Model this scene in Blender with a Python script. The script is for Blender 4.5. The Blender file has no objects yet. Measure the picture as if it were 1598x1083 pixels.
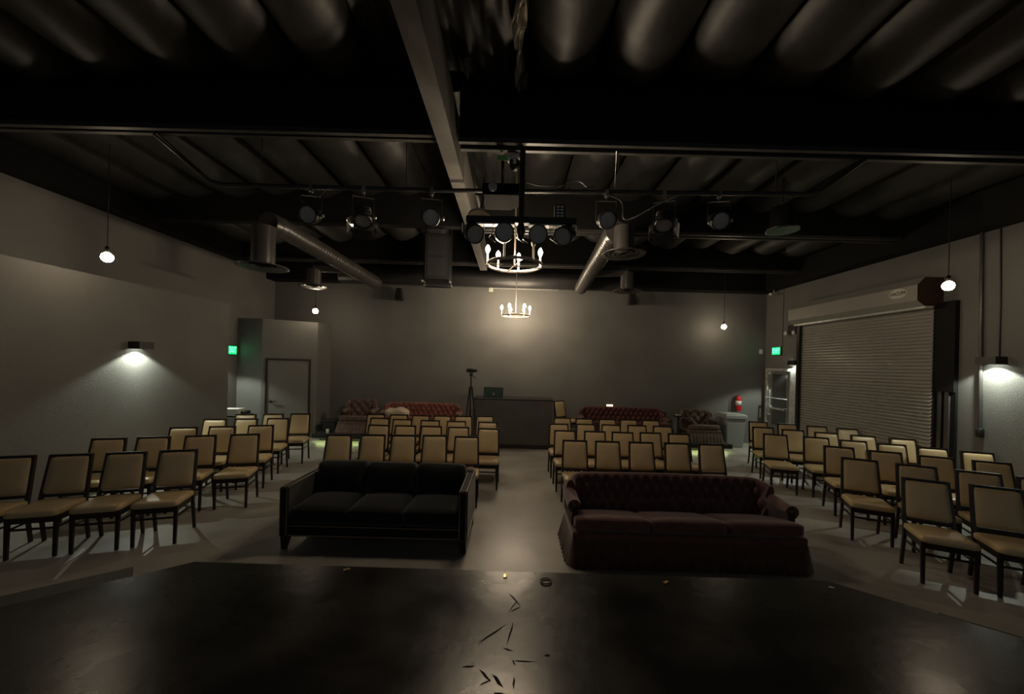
import bpy, bmesh, math, random
from mathutils import Vector, Matrix

random.seed(7)
PI = math.pi
SC = bpy.context.scene
C = SC.collection

# ------------------------------------------------------------------ camera
CAM_H = 2.03
FPX = 590.0
cam_data = bpy.data.cameras.new('camera')
cam = bpy.data.objects.new('camera', cam_data)
C.objects.link(cam)
cam_data.sensor_fit = 'HORIZONTAL'
cam_data.sensor_width = 36.0
cam_data.lens = 36.0 * FPX / 1598.0
cam_data.shift_y = 28.5 / 1598.0
cam_data.clip_start = 0.05
cam.location = (0, 0, CAM_H)
cam.rotation_euler = (Matrix.Rotation(PI / 2, 3, 'X') @ Matrix.Rotation(0.026, 3, 'Z')).to_euler()
SC.camera = cam

# ------------------------------------------------------------------ world, exposure
world = bpy.data.worlds.new('world')
SC.world = world
world.use_nodes = True
world.node_tree.nodes['Background'].inputs[0].default_value = (0.6, 0.65, 0.7, 1)
world.node_tree.nodes['Background'].inputs[1].default_value = 0.022   # faint fill light added through the open end behind the camera
SC.view_settings.view_transform = 'Standard'
SC.view_settings.look = 'None'
SC.view_settings.gamma = 1.0
SC.view_settings.use_curve_mapping = False
SC.view_settings.exposure = 2.87
SC.cycles.max_bounces = 6
SC.cycles.diffuse_bounces = 4
SC.cycles.glossy_bounces = 3
SC.cycles.sample_clamp_indirect = 3.0
SC.cycles.use_denoising = True

BULB_E = 9.5        # bare filament bulbs of the wall pendants
CANDLE_E = 80.0      # bulbs of the chandeliers
SCONCE_W = 11.0
EXIT_E = 0.42
LED_E = 1.6

# ------------------------------------------------------------------ materials
def mat(name, col, rough=0.6, metal=0.0, spec=0.5, noise=0.0, nscale=8.0, bump=0.0, bscale=60.0, emit=None, estr=0.0, sheen=0.0, coat=0.0, col2=None, rnoise=0.0):
    m = bpy.data.materials.new(name)
    m.use_nodes = True
    nt = m.node_tree
    b = nt.nodes['Principled BSDF']
    b.inputs['Base Color'].default_value = (*col, 1)
    b.inputs['Roughness'].default_value = rough
    b.inputs['Metallic'].default_value = metal
    b.inputs['Specular IOR Level'].default_value = spec
    if sheen:
        b.inputs['Sheen Weight'].default_value = sheen
    if coat:
        b.inputs['Coat Weight'].default_value = coat
        b.inputs['Coat Roughness'].default_value = 0.15
    tc = nt.nodes.new('ShaderNodeTexCoord')
    if noise or col2:
        n = nt.nodes.new('ShaderNodeTexNoise')
        n.inputs['Scale'].default_value = nscale
        n.inputs['Detail'].default_value = 6
        nt.links.new(tc.outputs['Object'], n.inputs['Vector'])
        r = nt.nodes.new('ShaderNodeValToRGB')
        r.color_ramp.elements[0].position = 0.35
        r.color_ramp.elements[1].position = 0.68
        c2 = col2 or tuple(min(1, c * (1 + noise)) for c in col)
        c1 = col if col2 else tuple(c * (1 - noise) for c in col)
        r.color_ramp.elements[0].color = (*c1, 1)
        r.color_ramp.elements[1].color = (*c2, 1)
        nt.links.new(n.outputs['Fac'], r.inputs['Fac'])
        nt.links.new(r.outputs['Color'], b.inputs['Base Color'])
        if rnoise:
            mr = nt.nodes.new('ShaderNodeMapRange')
            mr.inputs['From Min'].default_value = 0.3
            mr.inputs['From Max'].default_value = 0.7
            mr.inputs['To Min'].default_value = rough - rnoise
            mr.inputs['To Max'].default_value = rough + rnoise
            nt.links.new(n.outputs['Fac'], mr.inputs['Value'])
            nt.links.new(mr.outputs['Result'], b.inputs['Roughness'])
    if bump:
        n2 = nt.nodes.new('ShaderNodeTexNoise')
        n2.inputs['Scale'].default_value = bscale
        n2.inputs['Detail'].default_value = 3
        nt.links.new(tc.outputs['Object'], n2.inputs['Vector'])
        bp = nt.nodes.new('ShaderNodeBump')
        bp.inputs['Strength'].default_value = bump
        bp.inputs['Distance'].default_value = 0.02
        nt.links.new(n2.outputs['Fac'], bp.inputs['Height'])
        nt.links.new(bp.outputs['Normal'], b.inputs['Normal'])
    if emit:
        b.inputs['Emission Color'].default_value = (*emit, 1)
        b.inputs['Emission Strength'].default_value = estr
    return m

M = {}
M['wall'] = mat('wall_paint', (0.147, 0.146, 0.138), 0.62, spec=0.35, noise=0.06, nscale=1.2, bump=0.25, bscale=70)
M['closet'] = mat('closet_paint', (0.155, 0.155, 0.145), 0.55, spec=0.4, noise=0.04, nscale=1.5, bump=0.15, bscale=70)
M['floor'] = mat('concrete', (0.27, 0.255, 0.23), 0.36, spec=0.5, col2=(0.40, 0.38, 0.345), nscale=1.3, bump=0.04, bscale=25, rnoise=0.10)
M['stage'] = mat('stage_vinyl', (0.009, 0.0086, 0.008), 0.27, spec=0.5, noise=0.3, nscale=2.2, bump=0.06, bscale=14, rnoise=0.06)
M['step'] = mat('step_vinyl', (0.060, 0.057, 0.052), 0.55, noise=0.2, nscale=3)
M['scuff'] = mat('scuff', (0.006, 0.006, 0.006), 0.75, spec=0.1)
M['blanket'] = mat('black_insulation', (0.0175, 0.017, 0.0168), 0.50, spec=0.4, noise=0.25, nscale=3, bump=0.35, bscale=5)
M['beam'] = mat('black_beam', (0.008, 0.008, 0.008), 0.7, spec=0.2)
M['beam_gray'] = mat('gray_beam', (0.075, 0.069, 0.063), 0.5, noise=0.15, nscale=5)
M['chord'] = mat('chord_steel', (0.05, 0.048, 0.045), 0.4, noise=0.2, nscale=6)
M['blackmetal'] = mat('black_metal', (0.010, 0.010, 0.010), 0.35, spec=0.6, noise=0.2)
M['blackplastic'] = mat('black_plastic', (0.014, 0.014, 0.014), 0.45, noise=0.2)
M['steel'] = mat('steel', (0.45, 0.45, 0.44), 0.28, metal=1.0, noise=0.1)
M['duct'] = mat('duct_paint', (0.055, 0.050, 0.048), 0.32, spec=0.6, noise=0.15, nscale=4)
M['ductblack'] = mat('duct_black', (0.022, 0.021, 0.022), 0.45, noise=0.15, nscale=4)
M['vinyl'] = mat('tan_vinyl', (0.56, 0.42, 0.235), 0.34, spec=0.5, noise=0.05, nscale=5, bump=0.08, bscale=120)
M['wood'] = mat('espresso_wood', (0.016, 0.009, 0.006), 0.35, spec=0.5, noise=0.3, nscale=20)
M['velvet'] = mat('black_velvet', (0.009, 0.0085, 0.008), 0.85, spec=0.2, sheen=0.25, noise=0.2, nscale=30, bump=0.1, bscale=200)
M['nail'] = mat('nailhead', (0.50, 0.42, 0.34), 0.3, metal=1.0, noise=0.1)
M['maroon'] = mat('maroon_velvet', (0.110, 0.045, 0.040), 0.7, spec=0.25, sheen=0.4, noise=0.25, nscale=12, bump=0.1, bscale=160)
M['maroonbrown'] = mat('brown_skirt', (0.085, 0.042, 0.026), 0.7, spec=0.25, sheen=0.3, noise=0.25, nscale=12)
M['darkred'] = mat('dark_red_velvet', (0.085, 0.026, 0.024), 0.7, spec=0.25, sheen=0.2, noise=0.25, nscale=10)
M['red'] = mat('red_velvet', (0.20, 0.070, 0.055), 0.7, spec=0.25, sheen=0.3, noise=0.25, nscale=10)
M['rose'] = mat('rose_brocade', (0.16, 0.105, 0.090), 0.75, noise=0.3, nscale=14)
M['olive'] = mat('olive_brocade', (0.10, 0.070, 0.050), 0.75, noise=0.3, nscale=14)
M['button'] = mat('button', (0.012, 0.004, 0.004), 0.6, noise=0.1)
M['darkwood'] = mat('carved_wood', (0.035, 0.015, 0.008), 0.3, noise=0.3, nscale=25)
M['shutter'] = mat('shutter_gray', (0.30, 0.285, 0.262), 0.33, spec=0.5, noise=0.05, nscale=2)
M['housing'] = mat('housing_gray', (0.27, 0.258, 0.236), 0.5, noise=0.05, nscale=2)
M['white'] = mat('white_plastic', (0.62, 0.60, 0.56), 0.45, noise=0.05)
M['brightsteel'] = mat('galvanised', (0.48, 0.49, 0.47), 0.35, metal=0.2, noise=0.2, nscale=10)
M['doorgray'] = mat('door_gray', (0.16, 0.16, 0.145), 0.5, noise=0.05, nscale=2)
M['glass'] = mat('door_glass', (0.05, 0.052, 0.05), 0.12, spec=0.8, noise=0.1)
M['booth'] = mat('booth_paint', (0.085, 0.082, 0.078), 0.6, noise=0.1, nscale=3)
M['boothdark'] = mat('booth_trim', (0.02, 0.019, 0.018), 0.6, noise=0.1)
M['laptop'] = mat('laptop_lid', (0.020, 0.055, 0.040), 0.4, noise=0.1)
M['bin'] = mat('bin_gray', (0.27, 0.28, 0.265), 0.5, noise=0.05)
M['extred'] = mat('extinguisher_red', (0.50, 0.015, 0.018), 0.3, noise=0.05)
M['gold'] = mat('gold_tape', (0.95, 0.62, 0.22), 0.22, metal=0.6, noise=0.05)
M['tape'] = mat('floor_tape', (0.62, 0.60, 0.55), 0.6, noise=0.1)
M['cloth'] = mat('white_cloth', (0.55, 0.46, 0.36), 0.8, noise=0.1)
M['foil'] = mat('torn_foil', (0.40, 0.38, 0.33), 0.28, metal=0.6, noise=0.2, nscale=14, bump=0.4, bscale=25)
M['lens'] = mat('lamp_lens', (0.50, 0.46, 0.44), 0.5, spec=0.4, noise=0.1)
M['ring'] = mat('chandelier_iron', (0.30, 0.26, 0.22), 0.45, metal=0.3, noise=0.2)
M['candle'] = mat('candle_sleeve', (0.55, 0.47, 0.36), 0.5, noise=0.05)
M['bulb'] = mat('lit_bulb', (1, 0.9, 0.75), 0.3, emit=(1.0, 0.80, 0.56), estr=BULB_E)
M['cbulb'] = mat('lit_candle_bulb', (1, 0.9, 0.75), 0.3, emit=(1.0, 0.80, 0.56), estr=CANDLE_E)
M['cbulb2'] = mat('lit_candle_bulb_far', (1, 0.9, 0.75), 0.3, emit=(1.0, 0.80, 0.56), estr=CANDLE_E * 0.95)
M['offbulb'] = mat('clear_bulb', (0.7, 0.65, 0.55), 0.15, noise=0.05)
M['exitgreen'] = mat('exit_face', (0.0, 0.3, 0.12), 0.4, emit=(0.004, 0.30, 0.075), estr=EXIT_E)
M['exitletter'] = mat('exit_letters', (0.5, 1, 0.7), 0.4, emit=(0.13, 1.0, 0.42), estr=EXIT_E)
M['led'] = mat('led_strip', (0.8, 1, 0.4), 0.4, emit=(0.80, 1.0, 0.38), estr=LED_E)
M['sconce_lens'] = mat('sconce_lens', (0.9, 0.95, 0.9), 0.4, emit=(0.93, 1.0, 0.86), estr=2.0)
M['logo_white'] = mat('logo_white', (0.55, 0.53, 0.48), 0.5, noise=0.05)
M['logo_black'] = mat('logo_black', (0.03, 0.028, 0.025), 0.5, noise=0.05)
M['greenlabel'] = mat('green_label', (0.25, 0.55, 0.18), 0.5, noise=0.05)
M['indicator'] = mat('indicator', (0.8, 0.85, 0.8), 0.4, emit=(0.8, 1.0, 0.85), estr=0.6)

# ------------------------------------------------------------------ mesh builder
class MB:
    def __init__(s):
        s.v = []; s.f = []; s.sm = []
    def add(s, vs, fs, smooth=False, mtx=None):
        o = len(s.v)
        if mtx is not None:
            vs = [mtx @ Vector(p) for p in vs]
        s.v += [tuple(p) for p in vs]
        s.f += [tuple(i + o for i in f) for f in fs]
        s.sm += [smooth] * len(fs)
        return s
    def box(s, x0, x1, y0, y1, z0, z1, mtx=None):
        vs = [(x, y, z) for x in (x0, x1) for y in (y0, y1) for z in (z0, z1)]
        fs = [(0, 1, 3, 2), (4, 6, 7, 5), (0, 4, 5, 1), (2, 3, 7, 6), (0, 2, 6, 4), (1, 5, 7, 3)]
        return s.add(vs, fs, False, mtx)
    def beam(s, a, b, w, h=None, up=(0, 0, 1), w2=None, h2=None):
        h = h or w
        w2 = w2 or w; h2 = h2 or h
        a = Vector(a); b = Vector(b); d = (b - a).normalized()
        u = Vector(up)
        if abs(d.dot(u)) > 0.98:
            u = Vector((0, 1, 0))
        x = d.cross(u).normalized(); y = x.cross(d).normalized()
        vs = []
        for p, ww, hh in ((a, w, h), (b, w2, h2)):
            for sx, sy in ((-1, -1), (1, -1), (1, 1), (-1, 1)):
                vs.append(p + x * sx * ww / 2 + y * sy * hh / 2)
        fs = [(0, 1, 2, 3), (7, 6, 5, 4), (0, 4, 5, 1), (1, 5, 6, 2), (2, 6, 7, 3), (3, 7, 4, 0)]
        return s.add(vs, fs)
    def tube(s, pts, r, n=8, caps=True, smooth=True, r2=None):
        pts = [Vector(p) for p in pts]
        k = len(pts)
        ring = []
        prev = None
        for i, p in enumerate(pts):
            d = (pts[min(i + 1, k - 1)] - pts[max(i - 1, 0)]).normalized()
            if prev is None:
                u = Vector((0, 0, 1)) if abs(d.z) < 0.9 else Vector((1, 0, 0))
                x = d.cross(u).normalized()
            else:
                x = (prev - d * prev.dot(d)).normalized()
            prev = x
            y = d.cross(x)
            rr = r if r2 is None else r + (r2 - r) * i / (k - 1)
            ring.append([p + (x * math.cos(2 * PI * j / n) + y * math.sin(2 * PI * j / n)) * rr for j in range(n)])
        vs = [q for R in ring for q in R]
        fs = [(i * n + j, i * n + (j + 1) % n, (i + 1) * n + (j + 1) % n, (i + 1) * n + j) for i in range(k - 1) for j in range(n)]
        s.add(vs, fs, smooth)
        if caps:
            s.add(ring[0], [tuple(reversed(range(n)))])
            s.add(ring[-1], [tuple(range(n))])
        return s
    def lathe(s, prof, n=20, mtx=None, smooth=True, closed=False):
        vs = []; fs = []
        k = len(prof)
        for r, z in prof:
            for j in range(n):
                a = 2 * PI * j / n
                vs.append((r * math.cos(a), r * math.sin(a), z))
        rng = range(k) if closed else range(k - 1)
        for i in rng:
            i2 = (i + 1) % k
            for j in range(n):
                fs.append((i * n + j, i * n + (j + 1) % n, i2 * n + (j + 1) % n, i2 * n + j))
        s.add(vs, fs, smooth, mtx)
        if not closed:
            if prof[0][0] > 1e-5:
                s.add(vs[:n], [tuple(reversed(range(n)))], False, mtx)
            if prof[-1][0] > 1e-5:
                s.add(vs[-n:], [tuple(range(n))], False, mtx)
        return s
    def prism(s, poly, z0, z1, mtx=None):
        n = len(poly)
        vs = [(x, y, z0) for x, y in poly] + [(x, y, z1) for x, y in poly]
        fs = [tuple(reversed(range(n))), tuple(range(n, 2 * n))] + [(i, (i + 1) % n, n + (i + 1) % n, n + i) for i in range(n)]
        return s.add(vs, fs, False, mtx)
    def cushion(s, cx, cy, cz, hx, hy, hz, r, puff=0.0, n=8, axis='z', mtx=None, fn=None):
        """soft box: rounded edges of radius r, its two faces across AXIS puffed out"""
        vs = {}; L = []; fs = []
        def vid(i, j, k):
            key = (i, j, k)
            if key not in vs:
                p = Vector((2 * i / n - 1, 2 * j / n - 1, 2 * k / n - 1))
                q = []
                for c in p:       # crowd the grid towards the edges
                    q.append(math.copysign(abs(c) ** 0.75, c))
                P_ = Vector((q[0] * hx, q[1] * hy, q[2] * hz))
                inner = Vector((max(-hx + r, min(hx - r, P_.x)), max(-hy + r, min(hy - r, P_.y)), max(-hz + r, min(hz - r, P_.z))))
                d = P_ - inner
                if d.length > 1e-9:
                    P_ = inner + d.normalized() * r
                if puff:
                    if axis == 'z':
                        P_.z += puff * q[2] * (1 - q[0] ** 2) * (1 - q[1] ** 2)
                    elif axis == 'y':
                        P_.y += puff * q[1] * (1 - q[0] ** 2) * (1 - q[2] ** 2)
                    else:
                        P_.x += puff * q[0] * (1 - q[1] ** 2) * (1 - q[2] ** 2)
                if fn:
                    P_ = fn(P_)
                vs[key] = len(L)
                L.append((P_.x + cx, P_.y + cy, P_.z + cz))
            return vs[key]
        for a in range(n):
            for b in range(n):
                fs.append((vid(a, b, 0), vid(a, b + 1, 0), vid(a + 1, b + 1, 0), vid(a + 1, b, 0)))
                fs.append((vid(a, b, n), vid(a + 1, b, n), vid(a + 1, b + 1, n), vid(a, b + 1, n)))
                fs.append((vid(a, 0, b), vid(a + 1, 0, b), vid(a + 1, 0, b + 1), vid(a, 0, b + 1)))
                fs.append((vid(a, n, b), vid(a, n, b + 1), vid(a + 1, n, b + 1), vid(a + 1, n, b)))
                fs.append((vid(0, a, b), vid(0, a, b + 1), vid(0, a + 1, b + 1), vid(0, a + 1, b)))
                fs.append((vid(n, a, b), vid(n, a + 1, b), vid(n, a + 1, b + 1), vid(n, a, b + 1)))
        return s.add(L, fs, True, mtx)
    def grid(s, P_, nu, nv, smooth=True, closeu=False):
        vs = [P_(i, j) for i in range(nu) for j in range(nv)]
        fs = []
        for i in range(nu if closeu else nu - 1):
            for j in range(nv - 1):
                i2 = (i + 1) % nu
                fs.append((i * nv + j, i2 * nv + j, i2 * nv + j + 1, i * nv + j + 1))
        return s.add(vs, fs, smooth)
    def mesh(s, name, m, bevel=0.0):
        me = bpy.data.meshes.new(name)
        me.from_pydata(s.v, [], s.f)
        me.polygons.foreach_set('use_smooth', s.sm)
        bm = bmesh.new(); bm.from_mesh(me)
        bmesh.ops.recalc_face_normals(bm, faces=bm.faces)
        if bevel:
            bmesh.ops.bevel(bm, geom=bm.edges[:], offset=bevel, segments=1, affect='EDGES', clamp_overlap=True)
        bm.to_mesh(me); bm.free()
        for mm in (m if isinstance(m, (list, tuple)) else [m]):
            me.materials.append(mm)
        me.update()
        return me
    def build(s, name, m, parent=None, bevel=0.0, loc=None):
        o = bpy.data.objects.new(name, s.mesh(name, m, bevel))
        C.objects.link(o)
        if parent is not None:
            o.parent = parent
        if loc:
            o.location = loc
        return o

def tag(o, label, cat, group=None):
    o['label'] = label; o['category'] = cat
    if group:
        o['group'] = group
    return o
def thing(name, label, cat, loc=(0, 0, 0), rz=0.0, group=None):
    o = bpy.data.objects.new(name, None)
    o.empty_display_size = 0.1
    C.objects.link(o)
    o.location = loc; o.rotation_euler = (0, 0, rz)
    return tag(o, label, cat, group)
def structure(o):
    o['kind'] = 'structure'
    return o
def dup(root, loc, rz, label, group=None):
    r = root.copy(); C.objects.link(r)
    r.location = loc; r.rotation_euler = (0, 0, rz); r['label'] = label
    if group:
        r['group'] = group
    for ch in list(root.children):
        c = ch.copy(); C.objects.link(c); c.parent = r
        for g in ch.children:
            d = g.copy(); C.objects.link(d); d.parent = c
    return r
def text_mesh(name, body, size, m, parent, mtx, extrude=0.002, xscale=1.0):
    cu = bpy.data.curves.new(name, 'FONT')
    cu.body = body; cu.size = size; cu.extrude = extrude
    cu.align_x = 'CENTER'; cu.align_y = 'CENTER'
    tmp = bpy.data.objects.new(name, cu)
    C.objects.link(tmp)
    dg = bpy.context.evaluated_depsgraph_get()
    me = bpy.data.meshes.new_from_object(tmp.evaluated_get(dg))
    bpy.data.objects.remove(tmp)
    me.transform(mtx @ Matrix.Diagonal((xscale, 1, 1, 1)))
    me.materials.clear(); me.materials.append(m)
    o = bpy.data.objects.new(name, me)
    C.objects.link(o); o.parent = parent
    return o
def T(x, y, z):
    return Matrix.Translation((x, y, z))
def RX(a):
    return Matrix.Rotation(a, 4, 'X')
def RY(a):
    return Matrix.Rotation(a, 4, 'Y')
def RZ(a):
    return Matrix.Rotation(a, 4, 'Z')
ORD = ['first', 'second', 'third', 'fourth', 'fifth', 'sixth', 'seventh']

# ================================================================== SETTING
XL, XR, YB, ZT = -6.76, 7.16, 10.7, 5.6
structure(MB().box(XL - .2, XR + .2, -3, YB + .2, -.2, 0).build('floor', M['floor']))
structure(MB().box(XL - .2, XL, -3, YB + .2, 0, ZT).build('wall_left', M['wall']))
structure(MB().box(XR, XR + .2, -3, YB + .2, 0, ZT).build('wall_right', M['wall']))
structure(MB().box(XL, XR, YB, YB + .2, 0, ZT).build('wall_back', M['wall']))
structure(MB().box(XL + .001, -6.0, -2.8, 8.0, 0, 3.17).build('wall_partition', M['wall']))
structure(MB().box(XL - .2, XR + .2, -3, YB + .2, ZT, ZT + .2).build('ceiling', M['beam']))

# bulging insulation blankets hung between the ceiling beams
def roof(x):
    return 5.16 - 0.045 * max(0.0, abs(x) - 1.0)
def blanket_bay(y0, y1, seed):
    rnd = random.Random(seed)
    mb = MB()
    seams = [-6.67 + 0.74 * i for i in range(8)] + [0.06 + 0.76 * i for i in range(10)]
    for i in range(len(seams) - 1):
        a, b = seams[i], seams[i + 1]
        if abs(a + 1.49) < 0.05:
            continue
        sag = 0.20 + rnd.uniform(-.02, .05)
        e0 = rnd.uniform(0.18, 0.34); e1 = rnd.uniform(0.16, 0.3)
        yy0 = y0 + rnd.uniform(0, .05); yy1 = y1 - rnd.uniform(0, .07)
        ph = rnd.uniform(0, 6)
        nv = 29
        def Pf(u, v):
            t = u / 12.0
            s_ = v / (nv - 1.0)
            s_ = 0.5 - 0.5 * math.cos(PI * s_)
            y = yy0 + (yy1 - yy0) * s_
            k0 = min(1, (y - yy0) / e0); k1 = min(1, (yy1 - y) / e1)
            k = math.sqrt(max(0, 1 - (1 - k0) ** 2)) * math.sqrt(max(0, 1 - (1 - k1) ** 2))
            prof = math.sin(PI * t) ** 0.62
            wr = 1 + 0.05 * math.sin(y * 5 + ph + t * 6) * math.sin(PI * t)
            x = a + 0.012 + (b - a - 0.024) * t
            return (x, y, roof(x) - sag * prof * k * wr)
        mb.grid(Pf, 13, nv)
    # flat sheet over the opening beside the centre beam
    def fold(u, v):
        x = -1.49 + 1.55 * u / 40; y = y0 + (y1 - y0) * v / 40
        k = v / 40
        z = roof(0) - .02 - .16 * math.sin(PI * min(1, max(0, (x + .68) / .74))) * (1 if x > -.68 else 0)
        z -= (.018 * math.sin(x * 31 + k * 5) + .014 * math.sin(x * 57 - y * 6)) * (.35 + k)
        return (x, y, z)
    mb.grid(fold, 41, 41)
    return structure(mb.build('ceiling', M['blanket']))
for i, (a, b) in enumerate([(-2.7, 0.9), (1.15, 4.0), (4.32, 6.7), (6.95, 9.0), (9.3, 10.6)]):
    blanket_bay(a, b, 11 + i)

def girder(y0, y1, z0, xa=XL, xb=XR, chords=True):
    o = structure(MB().box(xa, xb, y0 + .02, y1 - .02, z0 + .05, ZT).build('beam', M['beam']))
    if chords:
        m2 = MB()
        m2.box(xa, xb, y0, y0 + .05, z0, z0 + .05); m2.box(xa, xb, y1 - .05, y1, z0, z0 + .05)
        structure(m2.build('beam_flange', M['chord'], o))
    return o
girder(0.92, 1.12, 4.45)
girder(3.98, 4.12, 4.43, XL, -0.82)
girder(4.08, 4.27, 4.43, -0.64, XR)
girder(6.72, 6.92, 4.43, XL, -0.82, False)
girder(6.72, 6.92, 4.43, -0.64, XR)
girder(9.05, 9.25, 4.43)
structure(MB().box(XL, XR, 10.3, YB, 4.22, ZT).build('beam', M['beam']))
structure(MB().box(XL, XL + .3, -2.8, 10.3, 4.38, ZT).build('beam', M['beam']))
structure(MB().box(XR - .3, XR, -2.8, 10.3, 4.24, ZT).build('beam', M['beam']))
structure(MB().box(-0.82, -0.655, -2.7, 9.05, 4.28, 4.75).build('beam', M['beam_gray']))

# corner closet with its door
cp = [(XL + .001, 9.3), (-6.16, 9.3), (-5.13, 9.95), (-5.13, YB - .001), (XL + .001, YB - .001)]
structure(MB().prism(cp, 0, 3.02).build('wall_closet', M['closet']))
ang = math.atan2(9.95 - 9.3, -5.13 + 6.16)
dm = T(-6.16, 9.3, 0) @ RZ(ang)
door1 = MB().box(.13, 1.03, -.012, .01, 0.005, 2.00, dm).build('door_1', M['doorgray'])
structure(door1)
fr = MB(); fr.box(.085, .13, -.03, .0, 0, 2.05, dm); fr.box(1.03, 1.075, -.03, 0, 0, 2.05, dm); fr.box(.13, 1.03, -.03, 0, 2.0, 2.05, dm)
fr.build('door_frame', M['wood'], door1)
h = MB(); h.lathe([(0, 0), (.032, 0), (.032, .012), (.012, .014), (.012, .06)], 12, dm @ T(.2, -.012, .98) @ RX(PI / 2)); h.beam(dm @ Vector((.19, -.07, .98)), dm @ Vector((.34, -.07, .975)), .022, .02)
h.build('door_handle', M['blackmetal'], door1)

# roller shutter in the right wall
door3 = structure(bpy.data.objects.new('door_3', None)); C.objects.link(door3)
sm = MB(); n = 52
prof = []
for i in range(n):
    z = 3.26 - i * 0.0627
    prof += [(7.088, z), (7.069, z - .010), (7.064, z - .030), (7.069, z - .050), (7.086, z - .0575)]
prof = [(x, max(z, 0.0)) for x, z in prof]
vs = [(x, y, z) for x, z in prof for y in (6.36, 9.24)]
sm.add(vs, [(2 * i, 2 * i + 1, 2 * i + 3, 2 * i + 2) for i in range(len(prof) - 1)])
sm.build('shutter_curtain', M['shutter'], door3)
hp = [(7.155, 3.62), (7.155, 3.20), (6.84, 3.20), (6.72, 3.29), (6.72, 3.55), (6.84, 3.68), (7.155, 3.68)]
hb = MB(); nn = len(hp)
vs = [(x, 6.30, z) for x, z in hp] + [(x, 9.24, z) for x, z in hp]
hb.add(vs, [(i, (i + 1) % nn, nn + (i + 1) % nn, nn + i) for i in range(nn)] + [tuple(range(nn, 2 * nn))])
housing = hb.build('shutter_housing', M['housing'], door3)
e = MB(); e.add([(x, 6.295, z) for x, z in hp], [tuple(range(nn))]); e.build('end_plate', M['darkwood'], housing)
MB().box(6.86, 7.0, 6.3, 9.24, 3.165, 3.2).build('bottom_trim', M['brightsteel'], housing)
lg = MB()
lm = T(6.719, 6.62, 3.455) @ RZ(-PI / 2) @ RX(PI / 2)
lg.add([(0.155 * math.cos(2 * PI * i / 28), 0.085 * math.sin(2 * PI * i / 28), 0) for i in range(28)], [tuple(range(28))], False, lm @ T(0, 0, .001))
lo = lg.build('logo_oval', M['logo_white'], housing)
text_mesh('logo_text', 'SACUM', .085, M['logo_black'], housing, lm @ T(0, 0, .004), xscale=0.98)
g = MB(); g.box(7.085, 7.159, 6.06, 6.36, 1.78, 3.26); g.box(7.12, 7.159, 6.06, 6.36, 0, 1.78)
g.build('guide_rail', M['beam'], door3)
g = MB(); g.box(7.09, 7.12, 6.13, 6.19, 0.02, 1.78); g.box(7.09, 7.12, 6.24, 6.29, .02, 1.78)
g.build('guide_channel', M['duct'], door3)
MB().box(7.0, 7.159, 9.24, 9.32, 0, 3.22).build('guide_rail', M['blackmetal'], door3)

# exit door in the right wall
door2 = MB().box(7.10, 7.158, 9.62, 10.46, 0.01, 2.06).build('door_2', M['doorgray']); structure(door2)
f = MB(); f.box(7.07, 7.159, 10.46, 10.53, 0, 2.13); f.box(7.07, 7.159, 9.56, 9.62, 0, 2.13); f.box(7.07, 7.159, 9.62, 10.46, 2.06, 2.13)
f.build('door_frame', M['brightsteel'], door2)
MB().box(7.04, 7.159, 9.33, 9.56, 0, 2.13).build('door_jamb_panel', M['brightsteel'], door2)
MB().box(7.092, 7.10, 9.78, 10.28, 0.62, 1.98).build('door_glass', M['glass'], door2)
MB().box(7.075, 7.10, 10.36, 10.45, 0.85, 1.55).build('lock_stile', M['brightsteel'], door2)
pb = MB(); pb.tube([(7.02, 10.42, 1.33), (7.02, 9.62, 1.33)], .014); pb.beam((7.02, 9.7, 1.33), (7.09, 9.7, 1.33), .03); pb.beam((7.02, 10.4, 1.33), (7.09, 10.4, 1.33), .03)
pb.build('push_bar', M['brightsteel'], door2)
pb = MB(); pb.beam((7.03, 10.36, 1.06), (7.03, 9.70, 1.06), .05, .04); pb.box(7.02, 7.1, 10.28, 10.38, 1.03, 1.12); pb.box(7.02, 7.1, 9.70, 9.76, 1.03, 1.1)
pb.build('panic_bar', M['brightsteel'], door2)
MB().box(7.06, 7.1, 10.33, 10.40, 1.96, 2.04).build('door_closer', M['white'], door2)

# ------------------------------------------------------------------ stage
stp = [(-2.41, 2.92), (2.44, 2.88), (4.75, 0.97), (4.75, -2.75), (-4.9, -2.75), (-4.9, 0.93)]
stage = MB().prism(stp, 0.005, 0.45).build('stage', M['stage'])
tag(stage, 'low black vinyl stage with angled corners and scuffed top', 'stage')
sc_ = MB()
def stroke(x0, y0, x1, y1, w):
    a = Vector((x0, y0, .4512)); b = Vector((x1, y1, .4512)); d = (b - a).normalized(); nrm = Vector((-d.y, d.x, 0)) * w / 2
    sc_.add([a, a.lerp(b, .3) + nrm, b, a.lerp(b, .6) - nrm], [(0, 1, 2, 3)])
for s_ in [(-.15, 2.14, .01, 2.31, .014), (.05, 2.33, .01, 2.12, .012), (-.01, 2.11, .05, 2.09, .012), (.04, 2.02, .17, 2.02, .010), (.06, 1.99, .04, 2.03, .010),
           (-.13, 1.96, -.06, 1.88, .016), (-.12, 1.86, -.06, 1.90, .010), (-.06, 1.93, 0, 1.85, .022), (.05, 1.92, .05, 1.84, .012), (.02, 2.62, .1, 2.48, .012), (.1, 2.48, .03, 2.42, .01),
           (-.22, 1.97, -.15, 1.98, .014), (.22, 2.06, .25, 2.07, .02), (-.05, 1.82, .05, 1.80, .02), (.02, 2.42, .08, 2.55, .008)]:
    stroke(*s_)
sc_.build('scuff_marks', M['scuff'], stage)
stl = MB().prism([(-3.20, 3.24), (-2.73, 2.665), (-4.95, 0.885), (-5.42, 1.46)], 0.005, 0.22).build('stage_step', M['step'])
tag(stl, 'low gray step along the left angled edge of the stage', 'step')
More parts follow.
